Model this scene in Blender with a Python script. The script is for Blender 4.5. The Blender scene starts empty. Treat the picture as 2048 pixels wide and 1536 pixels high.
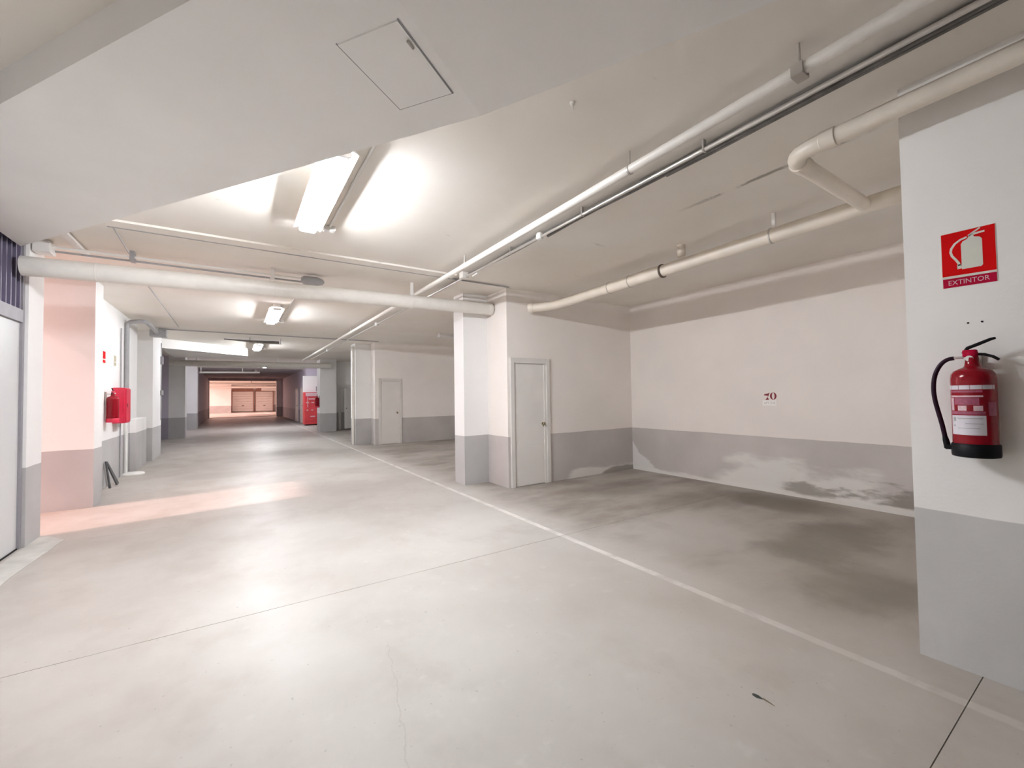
import bpy, bmesh, math, random
from mathutils import Vector, Matrix

random.seed(7)
PI = math.pi
scene = bpy.context.scene
C = scene.collection

# ------------------------------------------------------------------ camera
cam_data = bpy.data.cameras.new('camera')
cam_data.sensor_fit = 'HORIZONTAL'
cam_data.sensor_width = 36.0
cam_data.lens = 36.0 * 841.75 / 2048.0
cam_data.clip_start = 0.05
cam_data.clip_end = 300
cam = bpy.data.objects.new('camera', cam_data)
C.objects.link(cam)
right_v = Vector((0.8355490, -0.5492147, -0.0148685))
up_v = Vector((-0.0027746, -0.0312801, 0.9995068))
fwd_v = Vector((0.5494089, 0.8350957, 0.0276599))
rot = Matrix((right_v, up_v, -fwd_v)).transposed()
cam.matrix_world = Matrix.Translation((0, 0, 1.4)) @ rot.to_4x4()
scene.camera = cam

# ------------------------------------------------------------------ view, sky, sun
scene.view_settings.view_transform = 'Standard'
scene.view_settings.look = 'None'
scene.view_settings.gamma = 1.0
scene.view_settings.use_curve_mapping = False
scene.view_settings.exposure = 2.55
LAMP_STRENGTH = 74.0
SKY_STRENGTH = 0.58
SUN_STRENGTH = 0.62
scene.cycles.use_denoising = True
scene.cycles.max_bounces = 12
scene.cycles.diffuse_bounces = 7
scene.cycles.glossy_bounces = 4
scene.cycles.sample_clamp_indirect = 8.0
scene.cycles.caustics_reflective = False
scene.cycles.caustics_refractive = False

world = bpy.data.worlds.new('sky')
scene.world = world
world.use_nodes = True
bg = world.node_tree.nodes['Background']
bg.inputs['Color'].default_value = (1.0, 0.62, 0.56, 1)
bg.inputs['Strength'].default_value = SKY_STRENGTH

sun_data = bpy.data.lights.new('sun', 'SUN')
sun_data.color = (1.0, 0.64, 0.58)
sun_data.energy = SUN_STRENGTH
sun_data.angle = math.radians(2.5)
sun = bpy.data.objects.new('sun', sun_data)
C.objects.link(sun)
elev, drift = math.radians(38), math.radians(7)
sun.rotation_euler = Vector((math.cos(elev) * math.cos(drift), math.cos(elev) * math.sin(drift), -math.sin(elev))).to_track_quat('-Z', 'Y').to_euler()
sun.location = (-10, 7, 5)


def portal(x, y, z, w, h):
    d = bpy.data.lights.new('sky_portal', 'AREA')
    d.shape = 'RECTANGLE'
    d.size, d.size_y = h, w
    d.cycles.is_portal = True
    o = bpy.data.objects.new('sky_portal', d)
    C.objects.link(o)
    o.location = (x, y, z)
    o.rotation_euler = Vector((1, 0, 0)).to_track_quat('-Z', 'Y').to_euler()


portal(-2.95, 6.9, 1.5, 1.75, 2.9)
portal(-2.6, 47.5, 1.5, 14.0, 2.9)



# ------------------------------------------------------------------ materials
def new_mat(name):
    m = bpy.data.materials.new(name)
    m.use_nodes = True
    nt = m.node_tree
    return m, nt, nt.nodes['Principled BSDF']


def plain(name, col, rough=0.6, metal=0.0, noise=0.06, scale=9.0, bump=0.0):
    m, nt, b = new_mat(name)
    b.inputs['Roughness'].default_value = rough
    b.inputs['Metallic'].default_value = metal
    geo = nt.nodes.new('ShaderNodeNewGeometry')
    n = nt.nodes.new('ShaderNodeTexNoise')
    n.inputs['Scale'].default_value = scale
    n.inputs['Detail'].default_value = 4
    nt.links.new(geo.outputs['Position'], n.inputs['Vector'])
    r = nt.nodes.new('ShaderNodeValToRGB')
    r.color_ramp.elements[0].position = 0.3
    r.color_ramp.elements[1].position = 0.7
    r.color_ramp.elements[0].color = tuple(c * (1 - noise) for c in col) + (1,)
    r.color_ramp.elements[1].color = tuple(min(1, c * (1 + noise)) for c in col) + (1,)
    nt.links.new(n.outputs['Fac'], r.inputs['Fac'])
    nt.links.new(r.outputs['Color'], b.inputs['Base Color'])
    if bump:
        bp = nt.nodes.new('ShaderNodeBump')
        bp.inputs['Strength'].default_value = bump
        bp.inputs['Distance'].default_value = 0.01
        nt.links.new(n.outputs['Fac'], bp.inputs['Height'])
        nt.links.new(bp.outputs['Normal'], b.inputs['Normal'])
    return m


class NB:
    """small node-building helper"""
    def __init__(s, nt):
        s.nt = nt

    def lk(s, a, sock):
        if hasattr(a, 'is_output') or isinstance(a, bpy.types.NodeSocket):
            s.nt.links.new(a, sock)
        else:
            sock.default_value = a

    def math(s, op, a, b=0.0, c=None, clamp=False):
        n = s.nt.nodes.new('ShaderNodeMath')
        n.operation = op
        n.use_clamp = clamp
        s.lk(a, n.inputs[0])
        s.lk(b, n.inputs[1])
        if c is not None:
            s.lk(c, n.inputs[2])
        return n.outputs[0]

    def step(s, v, e0, e1):
        n = s.nt.nodes.new('ShaderNodeMapRange')
        n.interpolation_type = 'SMOOTHSTEP'
        s.lk(v, n.inputs['Value'])
        n.inputs['From Min'].default_value = e0
        n.inputs['From Max'].default_value = e1
        return n.outputs[0]

    def mix(s, f, a, b):
        n = s.nt.nodes.new('ShaderNodeMix')
        n.data_type = 'RGBA'
        s.lk(f, n.inputs[0])
        for v, i in ((a, 6), (b, 7)):
            if isinstance(v, tuple):
                n.inputs[i].default_value = v + (1,)
            else:
                s.nt.links.new(v, n.inputs[i])
        return n.outputs[2]

    def noise(s, vec, scale, detail=3, rough=0.5, stretch=None):
        if stretch:
            mp = s.nt.nodes.new('ShaderNodeMapping')
            mp.inputs['Scale'].default_value = stretch
            s.nt.links.new(vec, mp.inputs['Vector'])
            vec = mp.outputs[0]
        n = s.nt.nodes.new('ShaderNodeTexNoise')
        n.inputs['Scale'].default_value = scale
        n.inputs['Detail'].default_value = detail
        n.inputs['Roughness'].default_value = rough
        s.nt.links.new(vec, n.inputs['Vector'])
        return n.outputs['Fac']

    def bump(s, h, strength, dist):
        n = s.nt.nodes.new('ShaderNodeBump')
        n.inputs['Strength'].default_value = strength
        n.inputs['Distance'].default_value = dist
        s.nt.links.new(h, n.inputs['Height'])
        return n.outputs[0]


WHITE_WALL = (0.89, 0.88, 0.865)
GREY_WALL = (0.50, 0.49, 0.485)


def wall_material(name, damp=None, white=WHITE_WALL, grey=GREY_WALL, band=0.77):
    m, nt, b = new_mat(name)
    nb = NB(nt)
    geo = nt.nodes.new('ShaderNodeNewGeometry')
    pos = geo.outputs['Position']
    sep = nt.nodes.new('ShaderNodeSeparateXYZ')
    nt.links.new(pos, sep.inputs[0])
    x, y, z = sep.outputs
    wob = nb.noise(pos, 2.5, 2)
    zz = nb.math('MULTIPLY_ADD', wob, 0.02, z)
    f = nb.step(zz, band + 0.008, band + 0.014)
    patch = nb.noise(pos, 1.3, 4)
    wcol = nb.mix(nb.step(patch, 0.3, 0.75), tuple(c * 0.955 for c in white), white)
    gcol = nb.mix(nb.step(patch, 0.3, 0.75), tuple(c * 0.90 for c in grey), tuple(c * 1.06 for c in grey))
    col = nb.mix(f, gcol, wcol)
    # scuffs close to the ground
    sc = nb.noise(pos, 6.0, 5, 0.65, (1, 1, 0.45))
    low = nb.math('MULTIPLY', nb.step(sc, 0.52, 0.70), nb.math('SUBTRACT', 1.0, nb.step(z, 0.02, 0.35)))
    col = nb.mix(nb.math('MULTIPLY', low, 0.45), col, (0.50, 0.485, 0.46))
    if damp:
        n1 = nb.noise(pos, 1.0, 4, 0.55, (1, 1.5, 5.0))
        n2 = nb.noise(pos, 1.7, 4, 0.6, (1, 1.2, 4.0))
        for (y0, y1, y2, y3, top, kind) in damp:
            if kind == 'corner':               # bloom climbing the inner corner, tapering away from it
                t = nb.math('DIVIDE', nb.math('SUBTRACT', y, y0), y3 - y0, clamp=True)
                hh_ = nb.math('MULTIPLY_ADD', nb.math('POWER', t, 2.2), top, 0.05)
                v = nb.math('SUBTRACT', nb.math('MULTIPLY_ADD', n2, 0.22, hh_), nb.math('ADD', z, 0.11))
                col = nb.mix(nb.math('MULTIPLY', nb.math('MULTIPLY', nb.step(v, 0.0, 0.05), nb.step(t, 0.02, 0.2)), 0.85), col, (0.80, 0.775, 0.74))
                continue
            ax = y
            if kind.endswith('_x'):
                ax, kind = x, kind[:-2]
            win = nb.math('MULTIPLY', nb.step(ax, y0, y1), nb.math('SUBTRACT', 1.0, nb.step(ax, y2, y3)))
            h = nb.math('SUBTRACT', 1.0, nb.math('DIVIDE', z, top), clamp=True)
            if kind == 'salt':
                v = nb.math('MULTIPLY', win, nb.math('MULTIPLY_ADD', h, 0.8, nb.math('MULTIPLY_ADD', n1, 1.3, -0.62)))
                v = nb.math('MULTIPLY', v, nb.step(h, 0.0, 0.2))
                col = nb.mix(nb.math('MULTIPLY', nb.step(v, 0.16, 0.46), 0.9), col, (0.80, 0.77, 0.73))
            else:
                v = nb.math('MULTIPLY', win, nb.math('MULTIPLY_ADD', h, 0.75, nb.math('MULTIPLY_ADD', n2, 1.5, -0.85)))
                v = nb.math('MULTIPLY', v, nb.step(h, 0.0, 0.2))
                col = nb.mix(nb.math('MULTIPLY', nb.step(v, 0.22, 0.46), 0.72), col, (0.22, 0.19, 0.155))
    nt.links.new(col, b.inputs['Base Color'])
    b.inputs['Roughness'].default_value = 0.62
    fine = nb.noise(pos, 55, 3)
    big = nb.noise(pos, 2.2, 2)
    hh = nb.math('MULTIPLY_ADD', big, 2.0, fine)
    nt.links.new(nb.bump(hh, 0.12, 0.006), b.inputs['Normal'])
    return m


def floor_material():
    m, nt, b = new_mat('polished_concrete')
    nb = NB(nt)
    geo = nt.nodes.new('ShaderNodeNewGeometry')
    pos = geo.outputs['Position']
    sep = nt.nodes.new('ShaderNodeSeparateXYZ')
    nt.links.new(pos, sep.inputs[0])
    x, y, z = sep.outputs
    n1 = nb.noise(pos, 0.55, 5, 0.55)
    n2 = nb.noise(pos, 1.9, 6, 0.6, (1.0, 0.8, 1))
    n3 = nb.noise(pos, 7.0, 5, 0.6)
    col = nb.mix(nb.step(n1, 0.32, 0.68), (0.46, 0.43, 0.395), (0.565, 0.54, 0.505))
    col = nb.mix(nb.math('MULTIPLY', nb.step(n2, 0.50, 0.68), 0.48), col, (0.43, 0.395, 0.36))
    col = nb.mix(nb.math('MULTIPLY', nb.step(n3, 0.58, 0.76), 0.30), col, (0.66, 0.65, 0.62))
    # tyre-worn, oil-darkened parking bays beyond the painted line
    bay = nb.step(x, 2.76, 3.3)
    n4 = nb.noise(pos, 0.9, 5, 0.6, (0.7, 1.5, 1))
    col = nb.mix(nb.math('MULTIPLY', bay, nb.math('MULTIPLY_ADD', nb.step(n4, 0.40, 0.66), 0.42, 0.30)), col, (0.21, 0.175, 0.14))
    # oil stains of their own shape
    for (cx, cy, rx, ry, k) in ((4.6, 1.7, 1.1, 0.50, 0.85), (3.75, 1.2, 0.6, 0.5, 0.80), (5.75, 2.6, 0.5, 0.9, 0.70), (4.9, 4.4, 0.9, 0.5, 0.3), (-0.2, 9.6, 0.9, 0.5, 0.40), (1.3, 12.5, 0.9, 0.9, 0.35)):
        dx = nb.math('DIVIDE', nb.math('SUBTRACT', x, cx), rx)
        dy = nb.math('DIVIDE', nb.math('SUBTRACT', y, cy), ry)
        d = nb.math('ADD', nb.math('MULTIPLY', dx, dx), nb.math('MULTIPLY', dy, dy))
        d = nb.math('MULTIPLY_ADD', n2, 1.6, nb.math('ADD', d, -0.8))
        col = nb.mix(nb.math('MULTIPLY', nb.math('SUBTRACT', 1.0, nb.step(d, 0.1, 1.1)), k), col, (0.11, 0.092, 0.07))
    # worn white painted bay line
    off = nb.math('ABSOLUTE', nb.math('ADD', nb.math('SUBTRACT', x, 2.728), nb.math('MULTIPLY_ADD', n3, 0.02, -0.01)))
    line = nb.math('SUBTRACT', 1.0, nb.step(off, 0.022, 0.040))
    wear = nb.step(nb.noise(pos, 3.2, 5, 0.7), 0.36, 0.54)
    col = nb.mix(nb.math('MULTIPLY', line, nb.math('MULTIPLY_ADD', wear, 0.62, 0.22)), col, (0.80, 0.775, 0.73))
    # floor colour turns browner toward the garage-door side of the lane
    lane_brown = nb.math('SUBTRACT', 1.0, nb.step(nb.math('MULTIPLY_ADD', n1, 1.6, nb.math('SUBTRACT', x, 0.8)), -0.6, 1.0))
    col = nb.mix(nb.math('MULTIPLY', lane_brown, nb.math('MULTIPLY_ADD', nb.step(n2, 0.35, 0.7), 0.40, 0.45)), col, (0.40, 0.355, 0.315))
    edge = nb.step(nb.math('MULTIPLY_ADD', n1, 1.5, nb.math('SUBTRACT', x, 0.75)), 1.0, 2.6)  # near-camera light falloff toward the bay painted into the floor colour
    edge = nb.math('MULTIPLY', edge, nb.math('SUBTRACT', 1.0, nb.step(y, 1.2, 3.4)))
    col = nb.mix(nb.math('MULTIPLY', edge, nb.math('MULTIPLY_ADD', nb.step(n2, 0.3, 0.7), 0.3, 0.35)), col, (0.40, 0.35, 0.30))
    # hairline crack in the lane
    coff = nb.math('ABSOLUTE', nb.math('SUBTRACT', nb.math('SUBTRACT', x, nb.math('MULTIPLY_ADD', y, 0.211, 0.21)), nb.math('MULTIPLY_ADD', n3, 0.08, -0.03)))
    ck = nb.math('MULTIPLY', nb.math('SUBTRACT', 1.0, nb.step(coff, 0.001, 0.0045)), nb.math('MULTIPLY', nb.step(y, 0.8, 1.1), nb.math('SUBTRACT', 1.0, nb.step(y, 2.35, 2.5))))
    col = nb.mix(nb.math('MULTIPLY', ck, 0.22), col, (0.25, 0.22, 0.2))
    # fine specks
    sp = nb.noise(pos, 38, 2)
    col = nb.mix(nb.math('MULTIPLY', nb.step(sp, 0.70, 0.76), 0.45), col, (0.22, 0.20, 0.18))
    nt.links.new(col, b.inputs['Base Color'])
    rg = nb.math('MULTIPLY_ADD', n2, 0.30, 0.28)
    rg = nb.math('MULTIPLY_ADD', bay, 0.22, rg)
    nt.links.new(rg, b.inputs['Roughness'])
    b.inputs['Specular IOR Level'].default_value = 0.30
    hh = nb.math('ADD', nb.noise(pos, 3.0, 3), nb.math('MULTIPLY', nb.noise(pos, 28, 3), 0.3))
    nt.links.new(nb.bump(hh, 0.10, 0.01), b.inputs['Normal'])
    return m


def ceiling_material():
    m, nt, b = new_mat('ceiling_plaster')
    nb = NB(nt)
    geo = nt.nodes.new('ShaderNodeNewGeometry')
    pos = geo.outputs['Position']
    sep = nt.nodes.new('ShaderNodeSeparateXYZ')
    nt.links.new(pos, sep.inputs[0])
    x, y, z = sep.outputs
    n1 = nb.noise(pos, 0.7, 4)
    col = nb.mix(nb.step(n1, 0.3, 0.7), (0.80, 0.745, 0.67), (0.86, 0.825, 0.77))
    # water-stained hairline along the slab joint above the bay
    n2 = nb.noise(pos, 5.0, 4, 0.65)
    off = nb.math('ABSOLUTE', nb.math('ADD', nb.math('SUBTRACT', x, 3.375), nb.math('MULTIPLY_ADD', n2, 0.08, -0.04)))
    st = nb.math('SUBTRACT', 1.0, nb.step(off, 0.006, 0.035))
    win = nb.math('MULTIPLY', nb.step(y, 0.85, 1.05), nb.math('SUBTRACT', 1.0, nb.step(y, 1.9, 2.4)))
    st = nb.math('MULTIPLY', st, nb.math('MULTIPLY', win, nb.step(n2, 0.38, 0.60)))
    col = nb.mix(nb.math('MULTIPLY', st, 0.75), col, (0.22, 0.19, 0.145))
    # small trowel marks and blemishes
    n3 = nb.noise(pos, 2.6, 3, 0.6, (1.0, 2.6, 1))
    col = nb.mix(nb.math('MULTIPLY', nb.step(n3, 0.70, 0.76), 0.35), col, (0.45, 0.40, 0.34))
    nt.links.new(col, b.inputs['Base Color'])
    b.inputs['Roughness'].default_value = 0.75
    hh = nb.math('ADD', nb.noise(pos, 1.6, 3), nb.math('MULTIPLY', nb.noise(pos, 14, 4), 0.35))
    nt.links.new(nb.bump(hh, 0.22, 0.02), b.inputs['Normal'])
    return m


M_wall = wall_material('two_tone_wall_paint')
M_damp = wall_material('damp_light_lifted_wall_paint', damp=[
    (1.4, 2.0, 3.3, 4.2, 0.60, 'salt'), (1.0, 1.3, 2.5, 3.2, 0.46, 'dark'),
    (4.55, 0, 0, 5.40, 0.50, 'corner'), (0.0, 0.5, 5.0, 6.0, 0.10, 'salt')], grey=(0.60, 0.55, 0.52), white=(0.90, 0.84, 0.79))  # stains are damp; grey lifted and white warmed to follow the light
M_pillar = wall_material('light_lifted_pillar_paint', grey=(0.60, 0.59, 0.575), white=(0.90, 0.88, 0.85))  # same two-tone paint, lightened to even out the light on this pillar
M_side = wall_material('light_lifted_storage_paint', damp=[(4.4, 5.0, 8.0, 9.0, 0.20, 'salt_x'), (5.2, 5.7, 8.0, 9.0, 0.16, 'dark_x')], grey=(0.56, 0.52, 0.50), white=(0.90, 0.85, 0.805))  # salt and damp marks, plus grey lifted and white warmed for the light
M_side_clean = wall_material('light_lifted_clean_storage_paint', grey=(0.56, 0.53, 0.51), white=(0.90, 0.86, 0.82))  # storage paint without damp, same lift and warming for the light
M_dark_wall = wall_material('shade_tinted_wall_paint', white=(0.60, 0.55, 0.64), grey=(0.36, 0.33, 0.39))  # two-tone paint with the violet shade of the dark stretch mixed in
M_violet = plain('violet_shade_wall', (0.085, 0.075, 0.14), 0.8)  # dark violet stands in for the shade of unlit spaces
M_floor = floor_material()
M_joint = plain('joint_filler', (0.20, 0.18, 0.16), 0.9)
M_ceil = ceiling_material()
M_board = plain('plasterboard_paint', (0.875, 0.86, 0.835), 0.7, noise=0.03, scale=1.5, bump=0.05)
M_dim_ceil = plain('shade_tinted_ceiling', (0.60, 0.55, 0.56), 0.85, noise=0.15, scale=3)  # ceiling paint darkened to carry the shade of the lampless stretch
M_ground = plain('outdoor_concrete', (0.45, 0.42, 0.40), 0.9, noise=0.15, scale=1.0)
M_kerb = plain('pale_threshold_concrete', (0.55, 0.53, 0.49), 0.7, noise=0.2, scale=4, bump=0.2)
M_pipe = plain('painted_pipe', (0.76, 0.73, 0.675), 0.38, noise=0.04)
M_cream = plain('cream_pipe', (0.77, 0.70, 0.60), 0.36, noise=0.05, scale=5)
M_rubber = plain('dark_pipe_ring', (0.10, 0.07, 0.05), 0.6)
M_metal = plain('galvanised_conduit', (0.62, 0.60, 0.57), 0.28, metal=0.85, noise=0.05)
M_bracket = plain('bracket_steel', (0.50, 0.47, 0.43), 0.45, metal=0.5)
M_cable = plain('dark_cable', (0.19, 0.18, 0.17), 0.55, noise=0.3, scale=12)
M_tube_grey = plain('grey_painted_pipe', (0.36, 0.36, 0.365), 0.45)
M_plastic = plain('white_plastic', (0.82, 0.81, 0.78), 0.4, noise=0.02)
M_door = plain('painted_door', (0.78, 0.75, 0.715), 0.45, noise=0.03, scale=2)
M_frame = plain('painted_door_frame', (0.72, 0.695, 0.66), 0.5, noise=0.04, scale=3)
M_garage = plain('garage_door_white', (0.66, 0.66, 0.66), 0.42, noise=0.04, scale=1.6)
M_steel_grey = plain('grey_steel_frame', (0.30, 0.29, 0.31), 0.5)
M_slat = plain('violet_grey_slat', (0.17, 0.15, 0.22), 0.5)
M_black = plain('black_plastic', (0.006, 0.0055, 0.007), 0.5)
M_red = plain('extinguisher_red', (0.25, 0.002, 0.010), 0.14, noise=0.03)
M_redbox = plain('hydrant_box_red', (0.62, 0.02, 0.06), 0.35, noise=0.05)
M_redmach = plain('cabinet_red', (0.58, 0.045, 0.055), 0.45, noise=0.12, scale=4)
M_signred = plain('sign_red', (0.66, 0.001, 0.002), 0.75, noise=0.03)
M_signdeep = plain('sign_crimson', (0.44, 0.002, 0.035), 0.7, noise=0.05)
M_print = plain('sign_white_print', (0.70, 0.70, 0.62), 0.5, noise=0.03)
M_pinkprint = plain('faded_white_print', (0.66, 0.46, 0.50), 0.5, noise=0.1, scale=60)
M_label = plain('white_label', (0.66, 0.63, 0.68), 0.4, noise=0.04)
M_labelpink = plain('pink_label_text', (0.34, 0.07, 0.13), 0.4, noise=0.2, scale=80)
M_brass = plain('old_brass', (0.32, 0.26, 0.15), 0.35, metal=0.8)
M_chrome = plain('chrome', (0.80, 0.79, 0.77), 0.15, metal=1.0)
M_hose = plain('hose_rubber', (0.022, 0.006, 0.016), 0.35, noise=0.3, scale=14)
M_crimson = plain('painted_digit', (0.24, 0.012, 0.02), 0.6)
M_plaque = plain('cream_plaque', (0.96, 0.93, 0.90), 0.35, noise=0.02)
M_faint = plain('faint_lettering', (0.60, 0.53, 0.49), 0.5)
M_wedge = plain('dull_dark_metal', (0.11, 0.11, 0.11), 0.45, noise=0.2)
M_leaf = plain('dry_leaf', (0.045, 0.05, 0.045), 0.7, noise=0.4, scale=60)
M_twig = plain('twig', (0.22, 0.17, 0.12), 0.8, noise=0.3, scale=60)
M_yellow = plain('sign_ochre', (0.45, 0.38, 0.22), 0.5)
M_brown = plain('brown_board', (0.36, 0.20, 0.16), 0.7, noise=0.2)


M_red.node_tree.nodes['Principled BSDF'].inputs['Specular IOR Level'].default_value = 0.35
for _m in (M_signred, M_signdeep, M_black, M_wedge, M_hose):
    _m.node_tree.nodes['Principled BSDF'].inputs['Specular IOR Level'].default_value = 0.15


def emit_mat(name, col, strength):
    m, nt, b = new_mat(name)
    b.inputs['Base Color'].default_value = (0.8, 0.8, 0.8, 1)
    b.inputs['Emission Color'].default_value = col + (1,)
    b.inputs['Emission Strength'].default_value = strength
    return m


LIT = {}


def lit_mats(power):
    if power not in LIT:
        LIT[power] = (emit_mat('lit_diffuser', (0.91, 0.94, 1.0), LAMP_STRENGTH * power), emit_mat('dimmed_diffuser_underside', (0.91, 0.94, 1.0), LAMP_STRENGTH * power * 0.20))
    return LIT[power]


M_lampoff = plain('unlit_diffuser', (0.75, 0.74, 0.70), 0.4, noise=0.02)


# ------------------------------------------------------------------ mesh helpers
def box(bm, x0, x1, y0, y1, z0, z1, bev=0.0):
    vs = [bm.verts.new(p) for p in ((x0, y0, z0), (x1, y0, z0), (x1, y1, z0), (x0, y1, z0), (x0, y0, z1), (x1, y0, z1), (x1, y1, z1), (x0, y1, z1))]
    fs = [bm.faces.new([vs[i] for i in q]) for q in ((3, 2, 1, 0), (4, 5, 6, 7), (0, 1, 5, 4), (1, 2, 6, 5), (2, 3, 7, 6), (3, 0, 4, 7))]
    if bev:
        es = list({e for f in fs for e in f.edges})
        bmesh.ops.bevel(bm, geom=es, offset=bev, segments=2, profile=0.5, affect='EDGES')


def prism(bm, pts, z0, z1):
    """a polygon in plan, extruded between two heights"""
    a = [bm.verts.new((p[0], p[1], z0)) for p in pts]
    b = [bm.verts.new((p[0], p[1], z1)) for p in pts]
    n = len(pts)
    bm.faces.new(a[::-1])
    bm.faces.new(b)
    for i in range(n):
        bm.faces.new((a[i], a[(i + 1) % n], b[(i + 1) % n], b[i]))


def plate(bm, pts, o, u, v, t):
    """a polygon in the plane (u, v) through o, extruded by t along u x v"""
    o, u, v = Vector(o), Vector(u).normalized(), Vector(v).normalized()
    n = u.cross(v)
    a = [bm.verts.new(o + u * p[0] + v * p[1]) for p in pts]
    b = [bm.verts.new(o + u * p[0] + v * p[1] + n * t) for p in pts]
    k = len(pts)
    bm.faces.new(a[::-1])
    bm.faces.new(b)
    for i in range(k):
        bm.faces.new((a[i], a[(i + 1) % k], b[(i + 1) % k], b[i]))


def tube(bm, pts, r, n=16, caps=True):
    pts = [Vector(p) for p in pts]
    rs = r if isinstance(r, (list, tuple)) else [r] * len(pts)
    rings = []
    ref = None
    for i, p in enumerate(pts):
        if i == 0:
            d = pts[1] - p
        elif i == len(pts) - 1:
            d = p - pts[i - 1]
        else:
            d = (pts[i + 1] - p).normalized() + (p - pts[i - 1]).normalized()
        d.normalize()
        if ref is None:
            ref = Vector((0, 0, 1)) if abs(d.z) < 0.9 else Vector((1, 0, 0))
        a = d.cross(ref)
        a.normalize()
        b = d.cross(a)
        b.normalize()
        ref = -b if i == 0 and False else ref
        ref = a.cross(d) if abs((a.cross(d)).length) > 0.1 else ref
        s = 1.0
        if 0 < i < len(pts) - 1:
            c = (pts[i + 1] - p).normalized().dot((p - pts[i - 1]).normalized())
            s = 1.0 / max(0.5, math.sqrt((1 + c) / 2))
        rings.append([bm.verts.new(p + (a * math.cos(2 * PI * k / n) + b * math.sin(2 * PI * k / n)) * rs[i]) for k in range(n)])
    for i in range(len(rings) - 1):
        for k in range(n):
            bm.faces.new((rings[i][k], rings[i][(k + 1) % n], rings[i + 1][(k + 1) % n], rings[i + 1][k]))
    if caps:
        bm.faces.new(rings[0][::-1])
        bm.faces.new(rings[-1])


def lathe(bm, prof, c, n=28, axis='Z'):
    rings = []
    for r, h in prof:
        ring = []
        for k in range(n):
            a = 2 * PI * k / n
            q = (r * math.cos(a), r * math.sin(a), h)
            if axis == 'Y':
                q = (q[0], q[2], q[1])
            elif axis == 'X':
                q = (q[2], q[0], q[1])
            ring.append(bm.verts.new((c[0] + q[0], c[1] + q[1], c[2] + q[2])))
        rings.append(ring)
    for i in range(len(rings) - 1):
        for k in range(n):
            bm.faces.new((rings[i][k], rings[i][(k + 1) % n], rings[i + 1][(k + 1) % n], rings[i + 1][k]))
    bm.faces.new(rings[0][::-1])
    bm.faces.new(rings[-1])


def arc(p0, p1, p2, n=8):
    """quadratic bend from p0 over p1 to p2"""
    p0, p1, p2 = Vector(p0), Vector(p1), Vector(p2)
    return [((1 - t) ** 2) * p0 + 2 * t * (1 - t) * p1 + t * t * p2 for t in [i / n for i in range(n + 1)]]


def obj(name, bm, mat, parent=None, smooth=False):
    bmesh.ops.recalc_face_normals(bm, faces=bm.faces[:])
    me = bpy.data.meshes.new(name)
    bm.to_mesh(me)
    bm.free()
    me.materials.append(mat)
    if smooth:
        for p in me.polygons:
            p.use_smooth = True
        try:
            me.set_sharp_from_angle(angle=math.radians(40))
        except Exception:
            pass
    o = bpy.data.objects.new(name, me)
    C.objects.link(o)
    if parent is not None:
        o.parent = parent
        o.matrix_parent_inverse = Matrix.Translation(parent_loc(parent)).inverted()
    return o


def parent_loc(p):
    l = Vector(p.location)
    while p.parent is not None:
        p = p.parent
        if p.type == 'EMPTY':
            l = Vector(p.location)
    return l if p.type == 'EMPTY' or True else Vector()


def tag(o, label=None, cat=None, group=None, kind=None):
    if label:
        o['label'] = label
    if cat:
        o['category'] = cat
    if group:
        o['group'] = group
    if kind:
        o['kind'] = kind
    return o


def thing(name, label, cat, loc=(0, 0, 0), group=None, kind=None):
    o = bpy.data.objects.new(name, None)
    C.objects.link(o)
    o.location = loc
    o.empty_display_size = 0.1
    return tag(o, label, cat, group, kind)


def part(name, bm, mat, root, smooth=False):
    """a child built in world coordinates; sub-parts go under a mesh part"""
    top = root
    while top.parent is not None:
        top = top.parent
    off = Vector(top.location)
    bmesh.ops.translate(bm, verts=bm.verts[:], vec=-off)
    bmesh.ops.recalc_face_normals(bm, faces=bm.faces[:])
    me = bpy.data.meshes.new(name)
    bm.to_mesh(me)
    bm.free()
    me.materials.append(mat)
    if smooth:
        for p in me.polygons:
            p.use_smooth = True
        me.set_sharp_from_angle(angle=math.radians(40))
    o = bpy.data.objects.new(name, me)
    C.objects.link(o)
    o.parent = root
    return o


def bx(x0, x1, y0, y1, z0, z1, bev=0.0):
    bm = bmesh.new()
    box(bm, x0, x1, y0, y1, z0, z1, bev)
    return bm


def tb(pts, r, n=16):
    bm = bmesh.new()
    tube(bm, pts, r, n)
    return bm


def struct(name, bm, mat, label, cat):
    return tag(obj(name, bm, mat), label, cat, kind='structure')


def copy_tree(root, loc, label, group=None):
    r = root.copy()
    C.objects.link(r)
    r.location = loc
    r['label'] = label
    if group:
        r['group'] = group
    for ch in root.children:
        c = ch.copy()
        C.objects.link(c)
        c.parent = r
        for g in ch.children:
            d = g.copy()
            C.objects.link(d)
            d.parent = c
    return r


def text_bm(body, size, o, u, v, t=0.0008, align='CENTER', squeeze=1.0):
    """flat lettering as mesh in the plane (u, v)"""
    cu = bpy.data.curves.new('lettering', 'FONT')
    cu.body = body
    cu.size = size
    cu.align_x = align
    cu.align_y = 'CENTER'
    cu.resolution_u = 2
    tmp = bpy.data.objects.new('lettering', cu)
    me = bpy.data.meshes.new_from_object(tmp)
    bm = bmesh.new()
    bm.from_mesh(me)
    bpy.data.objects.remove(tmp)
    bpy.data.curves.remove(cu)
    bpy.data.meshes.remove(me)
    o, u, v = Vector(o), Vector(u).normalized(), Vector(v).normalized()
    n = u.cross(v)
    for q in bm.verts:
        q.co = o + u * (q.co.x * squeeze) + v * q.co.y + n * t
    return bm


# ------------------------------------------------------------------ room shell
ZC = 3.05
XL, XB = -1.70, 6.23

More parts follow.
